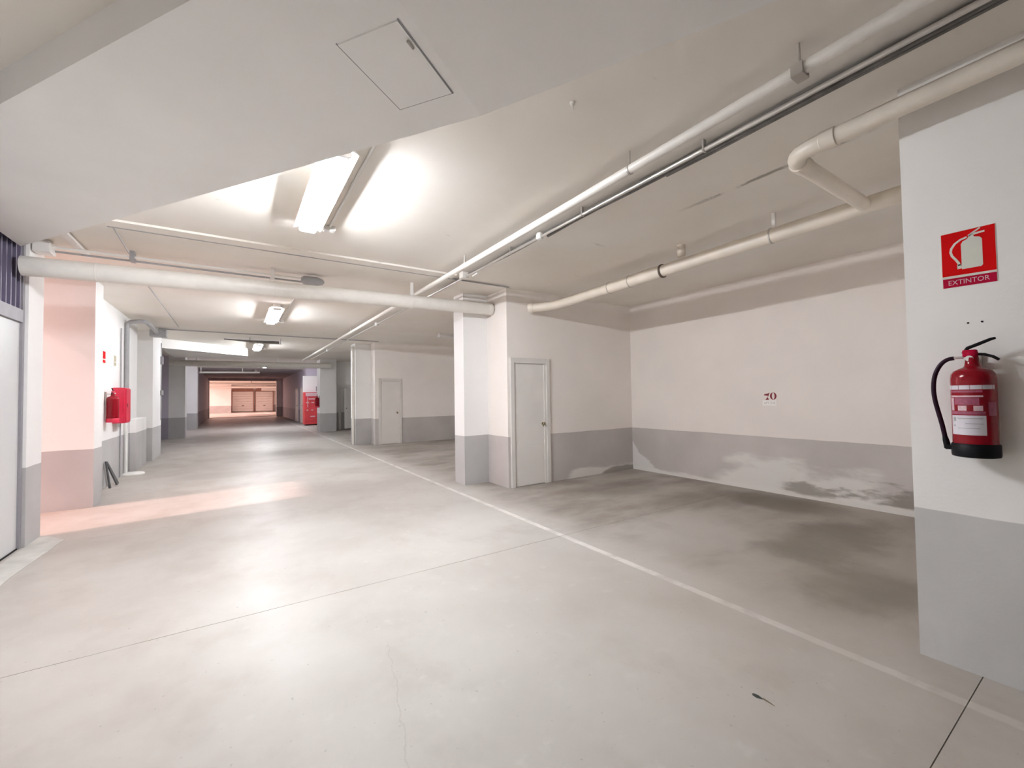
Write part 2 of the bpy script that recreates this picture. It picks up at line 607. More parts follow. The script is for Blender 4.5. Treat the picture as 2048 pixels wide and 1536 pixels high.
# floor: cast slabs with recessed saw-cut joints over a dark joint bed
fl = tag(obj('floor', bx(-3.0, 9.0, -6.2, 60.0, -0.30, -0.03), M_joint), 'polished grey concrete garage floor with worn painted bay line', 'floor', kind='structure')
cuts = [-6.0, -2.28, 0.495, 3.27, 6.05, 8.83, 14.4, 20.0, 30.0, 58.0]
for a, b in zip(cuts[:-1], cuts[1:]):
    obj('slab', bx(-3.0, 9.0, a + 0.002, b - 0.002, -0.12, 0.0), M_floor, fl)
tag(obj('ground', bx(-70, -3.0, -40, 90, -0.3, -0.03), M_ground), 'bare concrete yard outside the openings', 'ground', kind='structure')

ce = struct('ceiling', bx(-3.0, 9.0, -6.2, 26.3, ZC, ZC + 0.3), M_ceil, 'cream painted garage ceiling over the lit lane and bays', 'ceiling')
struct('ceiling', bx(-3.0, 9.0, 26.3, 38.8, ZC, ZC + 0.3), M_dim_ceil, 'shade-tinted unlit ceiling of the dark stretch of lane', 'ceiling')
struct('ceiling', bx(-3.0, 9.0, 38.8, 47.0, ZC, ZC + 0.3), M_ceil, 'ceiling over the near part of the sunlit end', 'ceiling')
struct('ceiling', bx(-3.0, 9.0, 51.0, 60.0, ZC, ZC + 0.3), M_ceil, 'ceiling over the two distant garage doors', 'ceiling')  # roof left open before this piece, an opening added for more daylight

# left side of the lane
bm = bmesh.new()
box(bm, XL - 0.25, XL, -6.0, 2.6, 0, ZC)
box(bm, XL - 0.25, XL, 2.6, 6.045, 2.99, ZC)
struct('wall_left', bm, M_wall, 'two-tone wall around the garage door beside the camera', 'wall')
struct('wall_left', bx(XL - 0.25, XL, 6.045, 6.43, 0, ZC), M_wall, 'short two-tone wall end between garage door and sunlit passage', 'wall')
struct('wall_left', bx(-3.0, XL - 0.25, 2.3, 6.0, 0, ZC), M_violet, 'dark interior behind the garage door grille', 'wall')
struct('pillar', bx(-3.0, -1.575, 7.78, 8.18, 0, ZC), M_wall, 'two-tone pillar with sunlit pink front at the passage', 'pillar')
struct('wall_left', bx(-3.0, -1.77, 8.18, 12.0, 0, ZC), M_wall, 'two-tone wall carrying the hose cabinet', 'wall')
struct('wall_left', bx(-3.0, -1.92, 12.0, 12.9, 0, ZC), M_wall, 'recessed two-tone wall past the low ledge', 'wall')
struct('pillar', bx(-3.0, -1.62, 12.9, 14.25, 0, ZC), M_wall, 'two-tone pillar past the hose cabinet wall', 'pillar')
# low ledge box
lg = bmesh.new()
box(lg, -1.768, -1.665, 11.25, 11.99, 0, 1.04, 0.008)
box(lg, -1.90, -1.665, 12.002, 12.45, 0, 1.04, 0.008)
tag(obj('ledge', lg, wall_material('ledge_paint')), 'low boxed ledge with white top against hose cabinet wall', 'ledge')
# dark open bay
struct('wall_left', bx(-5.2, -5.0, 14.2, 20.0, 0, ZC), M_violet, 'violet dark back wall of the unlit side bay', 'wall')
bm = bmesh.new()
box(bm, -5.0, -3.0, 14.0, 14.25, 0, ZC)
box(bm, -5.0, -3.0, 19.8, 20.1, 0, ZC)
box(bm, -5.0, -3.0, 14.2, 20.0, ZC, ZC + 0.3)
box(bm, -5.0, -3.0, 14.2, 20.0, -0.1, -0.001)
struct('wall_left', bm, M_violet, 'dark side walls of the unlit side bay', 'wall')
struct('pillar', bx(-2.04, -1.56, 19.8, 20.5, 0, ZC), M_wall, 'third two-tone pillar before the dark stretch', 'pillar')
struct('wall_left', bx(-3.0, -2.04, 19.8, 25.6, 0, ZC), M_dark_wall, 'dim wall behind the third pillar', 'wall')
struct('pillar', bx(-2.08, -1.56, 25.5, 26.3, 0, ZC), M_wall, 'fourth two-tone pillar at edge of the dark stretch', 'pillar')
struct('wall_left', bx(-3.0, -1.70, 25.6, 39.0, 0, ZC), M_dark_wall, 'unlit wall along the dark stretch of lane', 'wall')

# right side
struct('wall_right', bx(3.55, 6.23, 0.45, 0.72, 0, ZC), M_wall, 'partition closing bay 70 behind the extinguisher', 'wall')
struct('pillar', bx(3.04, 3.55, -6.0, 0.72, 0, ZC), M_pillar, 'wide two-tone pillar carrying sign and extinguisher', 'pillar')
struct('wall_back', bx(-3.0, 6.5, -6.2, -6.0, 0, ZC), M_wall, 'end wall behind the camera', 'wall')
struct('wall_right', bx(XB, XB + 0.25, 0.45, 5.40, 0, ZC), M_damp, 'damp-stained back wall of bay 70', 'wall')
struct('wall_right', bx(3.46, 6.48, 5.385, 6.22, 0, ZC), M_side, 'storage room wall with door beside bay 70', 'wall')
struct('pillar', bx(3.025, 3.46, 5.985, 6.33, 0, ZC), M_wall, 'slim two-tone column at the storage room corner', 'pillar')
struct('wall_right', bx(XB, XB + 0.25, 6.22, 12.7, 0, ZC), M_wall, 'back wall of the second parking bay', 'wall')
struct('wall_right', bx(3.47, 6.48, 12.7, 13.75, 0, ZC), M_side_clean, 'second storage room wall with door', 'wall')
struct('pillar', bx(3.02, 3.47, 13.15, 13.75, 0, ZC), M_wall, 'slim two-tone column at second storage room', 'pillar')
struct('wall_right', bx(XB, XB + 0.25, 13.75, 20.0, 0, ZC), M_wall, 'back wall of the third parking bay', 'wall')
struct('wall_right', bx(3.42, 6.48, 20.0, 20.7, 0, ZC), M_wall, 'third storage room wall with half-open door', 'wall')
struct('pillar', bx(2.98, 3.62, 19.2, 20.0, 0, ZC), M_wall, 'two-tone column beside the red cabinet', 'pillar')
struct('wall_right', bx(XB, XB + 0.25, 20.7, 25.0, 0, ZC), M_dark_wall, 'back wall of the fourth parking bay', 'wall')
bm = bmesh.new()
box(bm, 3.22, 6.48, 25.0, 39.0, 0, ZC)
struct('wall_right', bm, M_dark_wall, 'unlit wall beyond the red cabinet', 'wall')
struct('wall_right', bx(3.02, 4.4, 24.90, 25.0, 0, 2.62), M_wall, 'pale wall panel behind the red cabinet', 'wall')

# far sunlit area
struct('pillar', bx(2.80, 3.45, 39.0, 39.6, 0, ZC), M_wall, 'pink lit pillar where the dark stretch ends', 'pillar')
struct('wall_right', bx(5.4, 5.7, 39.0, 48.5, 0, ZC), M_wall, 'side wall where the sunlit end begins', 'wall')
struct('wall_right', bx(5.4, 5.7, 51.5, 56.3, 0, ZC), M_wall, 'side wall beside the second distant garage door', 'wall')  # gap before this wall added to let in more sky light
struct('wall_back', bx(-3.0, 5.7, 56.0, 56.3, 0, ZC), M_wall, 'end wall behind the two distant garage doors', 'wall')
struct('pillar', bx(-2.4, -0.36, 54.0, 55.9, 0, ZC), M_wall, 'broad sunlit pink pillar at the far end', 'pillar')
struct('pillar', bx(3.9, 4.6, 54.4, 55.9, 0, ZC), M_wall, 'pale pillar beside the second distant garage door', 'pillar')
struct('wall_left', bx(-3.0, -1.66, 39.0, 40.2, 0, ZC), M_wall, 'bright wall end beside the sunlit opening', 'wall')
struct('wall_left', bx(-3.0, -2.4, 54.6, 56.2, 0, ZC), M_wall, 'wall end closing the sunlit opening', 'wall')
bm = bmesh.new()
box(bm, -1.7, 3.22, 38.6, 38.95, 2.86, ZC)
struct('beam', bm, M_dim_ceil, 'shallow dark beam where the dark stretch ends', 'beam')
struct('trim_1', bx(-2.95, 3.0, 40.2, 41.4, 0.0, 0.03), M_kerb, 'pale raised sill at the edge of the sunlit end', 'sill')

# threshold of the garage door
bm = bmesh.new()
prism(bm, [(-1.70, 2.4), (-1.52, 2.4), (-1.50, 5.1), (-1.45, 6.12), (-1.66, 6.43), (-1.70, 6.43)], 0.0, 0.006)
struct('trim_2', bm, M_kerb, 'pale rough concrete threshold under the garage door', 'threshold')

# ------------------------------------------------------------------ boxed duct under the ceiling (diagonal)
dd, nn = Vector((0.5775, -0.8164, 0)), Vector((0.8164, 0.5775, 0))


def dn(d, n):
    p = dd * d + nn * n
    return (p.x, p.y)


def on_wall(n, x):
    d = (x - nn.x * n) / dd.x
    return (x, (dd * d + nn * n).y)


ZD = 2.88
duct = thing('ceiling_duct', 'white plasterboard boxed duct crossing the ceiling with access hatch', 'duct', (0, 2.6, ZD))
N0, N1, DE = 0.986, 1.981, -0.93
bm = bmesh.new()
lo = [on_wall(N0, XL) + (ZD,), dn(DE, N0) + (ZD,), dn(DE, N1) + (ZD,), on_wall(N1, XL) + (ZD,)]
hi = [on_wall(N0, XL) + (ZC,), dn(DE + 1.8, N0) + (ZC,), dn(DE + 1.8, N1) + (ZC,), on_wall(N1, XL) + (ZC,)]
lo, hi = [bm.verts.new(p) for p in lo], [bm.verts.new(p) for p in hi]
bm.faces.new(lo[::-1])
bm.faces.new(hi)
for i in range(4):                       # the end of the casing slopes up to meet the ceiling
    bm.faces.new((lo[i], lo[(i + 1) % 4], hi[(i + 1) % 4], hi[i]))
part('duct_casing', bm, M_board, duct)
bm = bmesh.new()
prism(bm, [dn(-1.285, 1.342), dn(-0.985, 1.342), dn(-0.985, 1.77), dn(-1.285, 1.77)], ZD - 0.006, ZD)
hatch = part('hatch_panel', bm, M_board, duct)
bm = bmesh.new()
for (a, b, c, d) in ((-1.292, -1.286, 1.338, 1.776), (-0.984, -0.979, 1.338, 1.776), (-1.292, -0.979, 1.771, 1.777)):
    prism(bm, [dn(a, c), dn(b, c), dn(b, d), dn(a, d)], ZD - 0.003, ZD)
part('hatch_gap', bm, M_steel_grey, duct)
bm = bmesh.new()
tube(bm, [dn(-1.0, 1.43) + (ZD - 0.012,), dn(-1.0, 1.47) + (ZD - 0.012,)], 0.006, 8)
part('hatch_catch', bm, M_bracket, hatch)

# second diagonal duct further down the lane
duct2 = thing('ceiling_duct', 'white boxed duct across ceiling near third lamp', 'duct', (-0.6, 15.2, 2.8))
bm = bmesh.new()
prism(bm, [(-1.66, 14.3), (0.34, 15.95), (0.34, 17.3), (-1.66, 17.3)], 2.80, ZC)
part('duct_casing', bm, M_board, duct2)
bm = bmesh.new()
prism(bm, [(-1.2, 15.6), (-0.6, 15.6), (-0.6, 16.2), (-1.2, 16.2)], 2.795, 2.80)
part('duct_cover', bm, M_board, duct2)


# ------------------------------------------------------------------ lamps
def lamp(y0, y1, xc, label, name='ceiling_lamp', lit=True, along_x=False, zt=ZC, power=1.0):
    L = y1 - y0
    root = thing(name, label, 'lamp', (xc, y0, zt), 'fluorescent batten lamps along the lane' if lit else None)

    def P(bm):
        if along_x:
            for v in bm.verts:
                x, y, z = v.co
                v.co = (xc + (y - y0), y0 - (x - xc), z)
        return bm
    part('housing', P(bx(xc - 0.055, xc + 0.055, y0, y1, zt - 0.05, zt, 0.004)), M_plastic, root)
    bm = bmesh.new()                       # shallow trough whose lips shade the ceiling close by
    rp = [(-0.066, -0.05), (0.066, -0.05), (0.113, -0.077), (0.113, -0.0835), (0.066, -0.062), (-0.066, -0.062), (-0.113, -0.0835), (-0.113, -0.077)]
    ra = [bm.verts.new((xc + p[0], y0 + 0.005, zt + p[1])) for p in rp]
    rb = [bm.verts.new((xc + p[0], y1 - 0.005, zt + p[1])) for p in rp]
    for i in range(8):
        bm.faces.new((ra[i], ra[(i + 1) % 8], rb[(i + 1) % 8], rb[i]))
    bm.faces.new(ra)
    bm.faces.new(rb[::-1])
    part('reflector', P(bm), M_plastic, root)
    part('tube_holder', P(bx(xc - 0.05, xc + 0.05, y0 + 0.03, y1 - 0.03, zt - 0.08, zt - 0.06)), M_plastic, root)
    bm = bmesh.new()
    prof = [(-0.066, -0.078), (-0.066, -0.104), (-0.050, -0.114), (0.050, -0.114), (0.066, -0.104), (0.066, -0.078)]
    a = [bm.verts.new((xc + p[0], y0 + 0.025, zt + p[1])) for p in prof]
    b = [bm.verts.new((xc + p[0], y1 - 0.025, zt + p[1])) for p in prof]
    k = len(prof)
    for i in range(k):
        bm.faces.new((a[i], a[(i + 1) % k], b[(i + 1) % k], b[i]))
    bm.faces.new(a)
    bm.faces.new(b[::-1])
    df = part('diffuser', P(bm), lit_mats(power)[0] if lit else M_lampoff, root)
    if lit:                                # underside emission dimmed to hold down the floor pool; sides keep full strength
        df.data.materials.append(lit_mats(power)[1])
        for f in df.data.polygons:
            if f.normal.z < -0.9:
                f.material_index = 1
    for s, e in ((y0, y0 + 0.024), (y1 - 0.024, y1)):
        bm = bmesh.new()
        pts = [(p[0] * 1.03, p[1]) for p in prof]
        a = [bm.verts.new((xc + p[0], s, zt + p[1])) for p in pts]
        b = [bm.verts.new((xc + p[0], e, zt + p[1])) for p in pts]
        for i in range(k):
            bm.faces.new((a[i], a[(i + 1) % k], b[(i + 1) % k], b[i]))
        bm.faces.new(a)
        bm.faces.new(b[::-1])
        part('end_cap', P(bm), M_plastic, root)
    return root


lamp(2.77, 4.26, 0.553, 'lit white batten lamp half hidden by the boxed duct')
lamp(8.25, 9.90, 0.60, 'lit white batten lamp just beyond the thick crossing pipe', power=0.6)
lamp(14.0, 15.6, 0.56, 'lit white batten lamp beside the second boxed duct', power=0.6)
lamp(22.4, 23.9, 1.20, 'small distant lit batten lamp ahead of the dark stretch', power=0.8)
lamp(10.1, 11.5, 4.40, 'unlit batten lamp over second bay, partly behind the slim column', name='batten_lamp', lit=False, along_x=True)
lamp(27.2, 28.4, 0.95, 'unlit batten lamp in the dark stretch of lane', name='batten_lamp', lit=False)


def feed(x, y0, y1, yb, label):
    root = thing('lamp_conduit', label, 'conduit', (x, y0, ZC), 'lamp feed conduits')
    part('conduit', tb([(x, y0, ZC - 0.012), (x, y1, ZC - 0.012)], 0.011, 10), M_plastic, root, True)
    part('junction_box', bx(x - 0.05, x + 0.05, yb - 0.04, yb + 0.04, ZC - 0.045, ZC, 0.006), M_plastic, root)
    part('box_spur', tb([(x - 0.04, yb, ZC - 0.018), (x - 0.14, yb, ZC - 0.018)], 0.009, 8), M_plastic, root)


feed(0.752, 2.70, 4.27, 4.30, 'white conduit and box beside the lamp half hidden by duct')
feed(0.80, 7.55, 9.95, 9.98, 'white conduit and box beside the lamp beyond the crossing pipe')
feed(0.76, 14.0, 15.6, 15.62, 'white conduit and box beside the lamp at second duct')


# ------------------------------------------------------------------ pipes
def ring(bm, c, d, r0, r1, w, n=24):
    """a collar round a pipe through c along d"""
    d = Vector(d).normalized()
    c = Vector(c)
    tube(bm, [c - d * w / 2, c - d * w / 2 * 0.9, c + d * w / 2 * 0.9, c + d * w / 2], [r0, r1, r1, r0], n)


# long straight pipe along the lane
mp = thing('lane_pipe', 'long white pipe hung under the ceiling along the lane', 'pipe', (2.2, 2, 2.9))
part('pipe_run', tb([(2.23, -1.2, 2.92), (2.23, 6, 2.92), (2.23, 18.4, 2.92)], 0.030, 18), M_pipe, mp, True)
for y in (1.90, 4.37, 10.2):
    bm = bmesh.new()
    tube(bm, [(2.235, y, ZC), (2.232, y, 2.95)], [0.0035, 0.006], 8)
    ring(bm, (2.23, y, 2.92), (0, 1, 0), 0.030, 0.0335, 0.016)
    part('hanger', bm, M_bracket if y < 3 else M_plastic, mp, True)
bm = bmesh.new()
box(bm, 2.193, 2.267, 0.845, 0.895, 2.883, 2.890)
box(bm, 2.260, 2.267, 0.845, 0.895, 2.888, 2.95)
box(bm, 2.193, 2.200, 0.845, 0.895, 2.888, 2.94)
tube(bm, [(2.23, 0.87, ZC), (2.23, 0.87, 2.945)], 0.006, 8)
part('pipe_clamp', bm, M_bracket, mp)

# conduit and cables next to it
cd = thing('lane_conduit', 'shiny thin metal conduit with boxes running beside the long pipe', 'conduit', (2.55, 2, 2.97))
part('conduit', tb([(2.55, -1.2, 2.985), (2.55, 6, 2.985), (2.55, 18.4, 2.985)], 0.014, 14), M_metal, cd, True)
bm = bmesh.new()
lathe(bm, [(0.030, 0.05), (0.036, 0.04), (0.038, 0.01), (0.034, -0.012), (0.020, -0.018)], (2.55, 3.33, 2.975), 20)
part('round_box', bm, M_plastic, cd, True)
part('junction_box', bx(2.49, 2.58, 4.93, 5.03, 2.965, ZC - 0.002, 0.006), M_pipe, cd)
part('coupling', tb([(2.57, 4.66, 2.968), (2.575, 4.80, 2.962)], 0.012, 10), M_plastic, cd, True)
for y in (9.2, 15.0):
    bm = bmesh.new()
    lathe(bm, [(0.035, 0.05), (0.042, 0.04), (0.044, 0.01), (0.03, -0.018)], (2.56, y, 2.975), 16)
    part('round_box', bm, M_plastic, cd, True)
for k in range(3):
    y = 1.55 + k * 1.15
    part('saddle_clip', bx(2.535, 2.565, y, y + 0.012, 2.969, ZC - 0.001), M_metal, cd)
for k, (xo, zo, y1, lab) in enumerate(((2.605, 3.024, 5.9, 'dark cable clipped next to the shiny conduit'), (2.635, 3.032, 4.6, 'second dark cable from the shiny conduit'), (2.665, 3.030, 3.4, 'third dark cable from the shiny conduit'), (2.695, 3.033, 2.2, 'short outermost dark cable beside the conduit'))):
    pts = [(xo + 0.006 * math.sin(i * 1.7 + k * 2), -1.2 + i * 0.35, zo + 0.004 * math.sin(i * 1.1 + k)) for i in range(int((y1 + 1.2) / 0.35) + 1)]
    tag(obj('ceiling_cable', tb(pts, 0.0135, 8), M_cable, None, True), lab, 'cable', 'dark cables beside the conduit')

# drain pipe over bay 70
dp = thing('drain_pipe', 'cream drain pipe with couplings and elbowed branch hung over bay 70', 'pipe', (4.1, 3, 2.78))


def dz(y):
    return 2.843 - 0.0170 * (y - 0.9)


pts = [(4.1, 0.73, dz(0.73)), (4.1, 2.6, dz(2.6)), (4.1, 4.72, dz(4.72))] + arc((4.1, 4.80, dz(4.8)), (4.1, 4.95, dz(4.95)), (4.02, 5.08, 2.770), 5)[1:] + [(3.86, 5.30, 2.765)]
part('pipe_run', tb(pts, 0.066, 24), M_cream, dp, True)
part('socket', tb([(4.1, 3.06, dz(3.06)), (4.1, 3.10, dz(3.1)), (4.1, 3.95, dz(3.95)), (4.1, 3.97, dz(3.97))], [0.067, 0.073, 0.073, 0.067], 24), M_cream, dp, True)
part('socket', tb([(3.885, 5.265, 2.766), (3.84, 5.325, 2.764)], 0.074, 24), M_cream, dp, True)
for y, r1, w in ((3.05, 0.078, 0.022), (3.52, 0.0765, 0.012), (3.86, 0.0765, 0.010)):
    bm = bmesh.new()
    ring(bm, (4.1, y, dz(y)), (0, 1, 0), 0.066, r1, w)
    part('pipe_ring', bm, M_rubber if w > 0.015 else M_bracket, dp, True)
bm = bmesh.new()
ring(bm, (4.1, 1.87, dz(1.87)), (0, 1, 0), 0.066, 0.071, 0.014)
part('pipe_band', bm, M_bracket, dp, True)
part('hanger', bx(4.135, 4.165, 1.855, 1.885, dz(1.87) + 0.06, ZC, 0.003), M_plastic, dp)
bm = bmesh.new()
lathe(bm, [(0.045, 0.0), (0.045, -0.10), (0.040, -0.13)], (4.16, 2.84, ZC), 16)
part('inspection_cap', bm, M_cream, dp, True)
br = dp
bz = dz(1.18)
pts = [(4.06, 1.18, bz), (3.4, 1.18, bz), (3.00, 1.18, bz)] + arc((2.98, 1.18, bz), (2.835, 1.18, bz), (2.83, 1.03, bz), 7)[1:] + [(2.82, 0.3, bz + 0.005), (2.81, -1.2, bz + 0.02)]
part('branch_run', tb(pts, 0.048, 22), M_cream, br, True)
bm = bmesh.new()
ring(bm, (3.0, 1.18, bz), (1, 0, 0), 0.048, 0.054, 0.10)
part('elbow_socket', bm, M_cream, br, True)
bm = bmesh.new()
ring(bm, (2.828, 0.97, bz), (0, 1, 0), 0.048, 0.054, 0.08)
part('elbow_socket', bm, M_cream, br, True)


def cross_pipe(label, y, x0, z0, x1, z1, r, joints, group):
    root = thing('crossing_pipe', label, 'pipe', (x0, y, z0), group)
    part('pipe_run', tb([(x0, y, z0), ((x0 + x1) / 2, y, (z0 + z1) / 2), (x1, y, z1)], r, 26), M_pipe, root, True)
    for t in joints:
        bm = bmesh.new()
        xx = x0 + (x1 - x0) * t
        zz = z0 + (z1 - z0) * t
        ring(bm, (xx, y, zz), (1, 0, 0.02), r, r + 0.004, 0.010)
        part('pipe_joint', bm, M_pipe, root, True)
    return root


cp = cross_pipe('thick white pipe crossing the lane in front of the slim column', 5.80, -1.68, 2.69, 3.44, 2.793, 0.093, (0.10, 0.405, 0.74), 'thick pipes crossing the lane')
bm = bmesh.new()
box(bm, 2.10, 2.14, 5.80, 5.815, 2.86, ZC)
part('hanger', bm, M_plastic, cp)
bm = bmesh.new()
ring(bm, (3.40, 5.80, 2.792), (1, 0, 0.02), 0.093, 0.096, 0.08)
part('end_socket', bm, M_pipe, cp, True)
cq = cross_pipe('thick white pipe crossing the lane before the dark stretch', 19.0, -1.95, 2.74, 3.35, 2.76, 0.11, (0.3, 0.7), 'thick pipes crossing the lane')
for x in (-1.2, 1.4):
    part('hanger', bx(x, x + 0.04, 18.99, 19.01, 2.84, ZC), M_plastic, cq)
lp = thing('low_pipe', 'pale pipe hung low across the dark stretch of lane', 'pipe', (-1.5, 26, 2.8))
part('pipe_run', tb([(-1.5, 26.2, 2.80), (0, 26.2, 2.83), (1.1, 26.2, 2.84)], 0.05, 14), M_pipe, lp, True)
part('hanger', bx(-1.46, -1.42, 26.18, 26.22, 2.8, ZC), M_plastic, lp)
part('hanger', bx(0.3, 0.34, 26.18, 26.22, 2.83, ZC), M_plastic, lp)

# flat trunking and conduits across the ceiling
tr = thing('cable_trunking', 'flat white trunking across the ceiling behind the boxed duct', 'trunking', (0, 5.1, 3.0))
bm = bmesh.new()
prism(bm, [(-1.0, 5.10), (2.49, 5.10), (2.49, 5.27), (-1.0, 5.27)], 3.028, ZC - 0.001)
part('trunking_body', bm, M_ceil, tr)
part('trunking_cable', tb([(-1.0, 5.29, 3.034), (2.50, 5.29, 3.034), (3.45, 5.29, 3.034)], 0.010, 8), M_tube_grey, tr, True)
tc = thing('ceiling_conduit', 'white conduit above the thick crossing pipe with square white box', 'conduit', (-1.6, 6.1, 2.98))
part('junction_box', bx(-1.69, -1.56, 6.05, 6.22, 2.91, 3.03, 0.01), M_plastic, tc)
part('conduit', tb([(-1.58, 6.12, 2.985), (0.45, 6.12, 2.985), (0.74, 6.12, 2.985)], 0.013, 10), M_plastic, tc, True)
part('conduit', tb([(-1.58, 6.19, 2.96), (0.40, 6.19, 2.96), (0.74, 6.19, 2.96)], 0.011, 10), M_tube_grey, tc, True)
part('bracket', bx(-0.97, -0.93, 6.09, 6.20, 2.94, ZC), M_tube_grey, tc)
part('bracket', bx(0.37, 0.41, 6.02, 6.22, 2.90, ZC), M_plastic, tc)
bm = bmesh.new()
lathe(bm, [(0.03, -0.14), (0.055, -0.11), (0.06, 0.04), (0.035, 0.12), (0.015, 0.14)], (0.86, 6.10, 2.965), 14, 'X')
part('cable_gland', bm, M_tube_grey, tc, True)
tag(obj('ceiling_strip', bx(-1.40, -1.34, 5.55, 6.45, 3.00, 3.03, 0.003), M_plastic), 'short white strip crossing the conduit near garage door', 'strip')
tag(obj('thin_wire', tb([(-0.965, 5.28, 3.04), (-0.965, 6.08, 3.0)], 0.006, 8), M_tube_grey), 'thin grey wire dropping from trunking to the conduit', 'wire')
tag(obj('ceiling_wire', tb([(-1.04, 7.2, 3.042), (-1.06, 11.9, 3.042)], 0.007, 8), M_tube_grey), 'thin wire along ceiling toward the grey wall pipe', 'wire')
c2 = thing('ceiling_conduit', 'thin grey conduit crossing ceiling near second storage room', 'conduit', (0, 12.2, 3.0))
part('conduit', tb([(-1.45, 12.25, 3.02), (1, 12.25, 3.02), (3.46, 12.25, 3.02)], 0.013, 8), M_tube_grey, c2, True)
part('conduit_clip', bx(2.3, 2.36, 12.22, 12.28, 2.99, ZC), M_bracket, c2)
c3 = thing('cable_bundle', 'dark cable bundle hung on a tray above the third lamp', 'cables', (0.4, 13.1, 2.92))
part('tray', bx(0.30, 1.05, 13.06, 13.16, 2.90, 2.915), M_bracket, c3)
part('bundle', tb([(-0.25, 13.1, 2.97), (0.2, 13.1, 2.95), (0.5, 13.1, 2.945), (0.80, 13.1, 2.95), (1.0, 13.1, 2.95)], [0.012, 0.025, 0.03, 0.035, 0.03], 10), M_cable, c3, True)
part('tray_hanger', bx(0.31, 0.33, 13.1, 13.12, 2.91, ZC), M_bracket, c3)
part('tray_hanger', bx(1.02, 1.04, 13.1, 13.12, 2.91, ZC), M_bracket, c3)
hk = thing('ceiling_hook', 'small cream hook stub on ceiling between duct and long pipe', 'hook', (1.587, 1.748, ZC))
bm = bmesh.new()
lathe(bm, [(0.016, 0.0), (0.014, -0.012), (0.006, -0.016)], (1.587, 1.748, ZC), 12)
part('hook_base', bm, M_pipe, hk, True)
part('hook_stem', tb([(1.587, 1.748, ZC - 0.014), (1.59, 1.75, ZC - 0.03), (1.60, 1.752, ZC - 0.034)], 0.004, 6), M_pipe, hk, True)

# grey pipe on the hose cabinet wall
gp = thing('wall_pipe', 'grey pipe rising from floor collar past the hose cabinet', 'pipe', (-1.735, 10.75, 0))
part('riser', tb([(-1.735, 10.75, 1.6), (-1.735, 10.75, 2.80)] + arc((-1.735, 10.75, 2.84), (-1.735, 10.75, 2.93), (-1.62, 10.70, 2.93), 5)[1:] + [(-1.53, 10.62, 2.93)] + arc((-1.50, 10.60, 2.93), (-1.44, 10.62, 2.93), (-1.44, 10.80, 2.93), 5)[1:] + [(-1.45, 11.4, 2.93), (-1.47, 12.3, 2.93)], 0.038, 14), M_tube_grey, gp, True)
part('riser_base', tb([(-1.735, 10.75, 0.03), (-1.735, 10.75, 1.62)], 0.026, 14), M_plastic, gp, True)
bm = bmesh.new()
lathe(bm, [(0.19, 0.0), (0.19, 0.018), (0.16, 0.035), (0.05, 0.045)], (-1.65, 10.80, 0), 28)
part('floor_collar', bm, M_plastic, gp, True)
part('pipe_elbow_block', bx(-1.60, -1.30, 12.2, 12.4, 2.84, 3.0, 0.02), M_tube_grey, gp)
tag(obj('thin_conduit', tb([(-1.755, 10.40, 0.02), (-1.755, 10.40, 2.75)], 0.010, 8), M_tube_grey), 'thin vertical conduit just before the grey wall pipe', 'conduit')
pp = thing('pillar_conduit', 'thin conduit with two grey boxes down the second pillar edge', 'conduit', (-1.6, 14.1, 0))
part('conduit', tb([(-1.605, 14.1, 0.9), (-1.605, 14.1, 2.9)], 0.010, 8), M_tube_grey, pp)
part('switch_box', bx(-1.625, -1.57, 14.05, 14.2, 2.35, 2.55), M_steel_grey, pp)
part('switch_box', bx(-1.625, -1.57, 14.05, 14.2, 1.55, 1.67), M_tube_grey, pp)
dpn = thing('down_pipe', 'white downpipe along the column of second storage room', 'pipe', (2.99, 13.12, 0))
part('pipe_run', tb([(2.985, 13.30, 0.0), (2.985, 13.30, 2.95)], 0.035, 14), M_pipe, dpn, True)
part('pipe_socket', tb([(2.985, 13.30, 2.80), (2.985, 13.30, 2.95)], 0.044, 14), M_pipe, dpn, True)


# ------------------------------------------------------------------ doors
def storage_door(name, label, yw, x0, x1, ztop, knob_z, dark_handle=False):
    root = thing(name, label, 'door', ((x0 + x1) / 2, yw, 0), kind='structure')
    w = 0.068
    bm = bmesh.new()
    box(bm, x0, x0 + w, yw - 0.035, yw, 0, ztop, 0.004)
    part('door_frame', bm, M_frame, root)
    part('door_frame', bx(x1 - w, x1, yw - 0.035, yw, 0, ztop, 0.004), M_frame, root)
    part('door_frame', bx(x0 + w, x1 - w, yw - 0.035, yw, ztop - 0.085, ztop, 0.004), M_frame, root)
    bm = bmesh.new()
    for (a, b, c, d) in ((x0 + w, x0 + w + 0.014, 0, ztop - 0.085), (x1 - w - 0.045, x1 - w, 0, ztop - 0.085)):
        box(bm, a, b, yw - 0.022, yw, c, d)
    part('door_stop', bm, M_door, root)
    leaf = part('door_leaf', bx(x0 + w + 0.014, x1 - w - 0.045, yw - 0.012, yw - 0.001, 0.008, ztop - 0.088), M_door, root)
    hx = x1 - w - 0.075
    bm = bmesh.new()
    lathe(bm, [(0.022, 0.0), (0.022, -0.006), (0.009, -0.008), (0.009, -0.028), (0.020, -0.034), (0.024, -0.046), (0.016, -0.055)], (hx, yw - 0.012, knob_z), 18, 'Y')
    part('door_knob', bm, M_brass, leaf, True)
    bm = bmesh.new()
    lathe(bm, [(0.012, 0.0), (0.011, -0.005)], (hx + 0.012, yw - 0.012, knob_z - 0.035), 12, 'Y')
    part('lock', bm, M_brass, leaf)
    return root


storage_door('door_1', 'pale storage door with brass knob next to bay 70', 5.385, 3.50, 4.255, 1.985, 0.948)
storage_door('door_2', 'pale door with round knob in second storage room wall', 12.70, 3.575, 4.275, 1.975, 0.94)
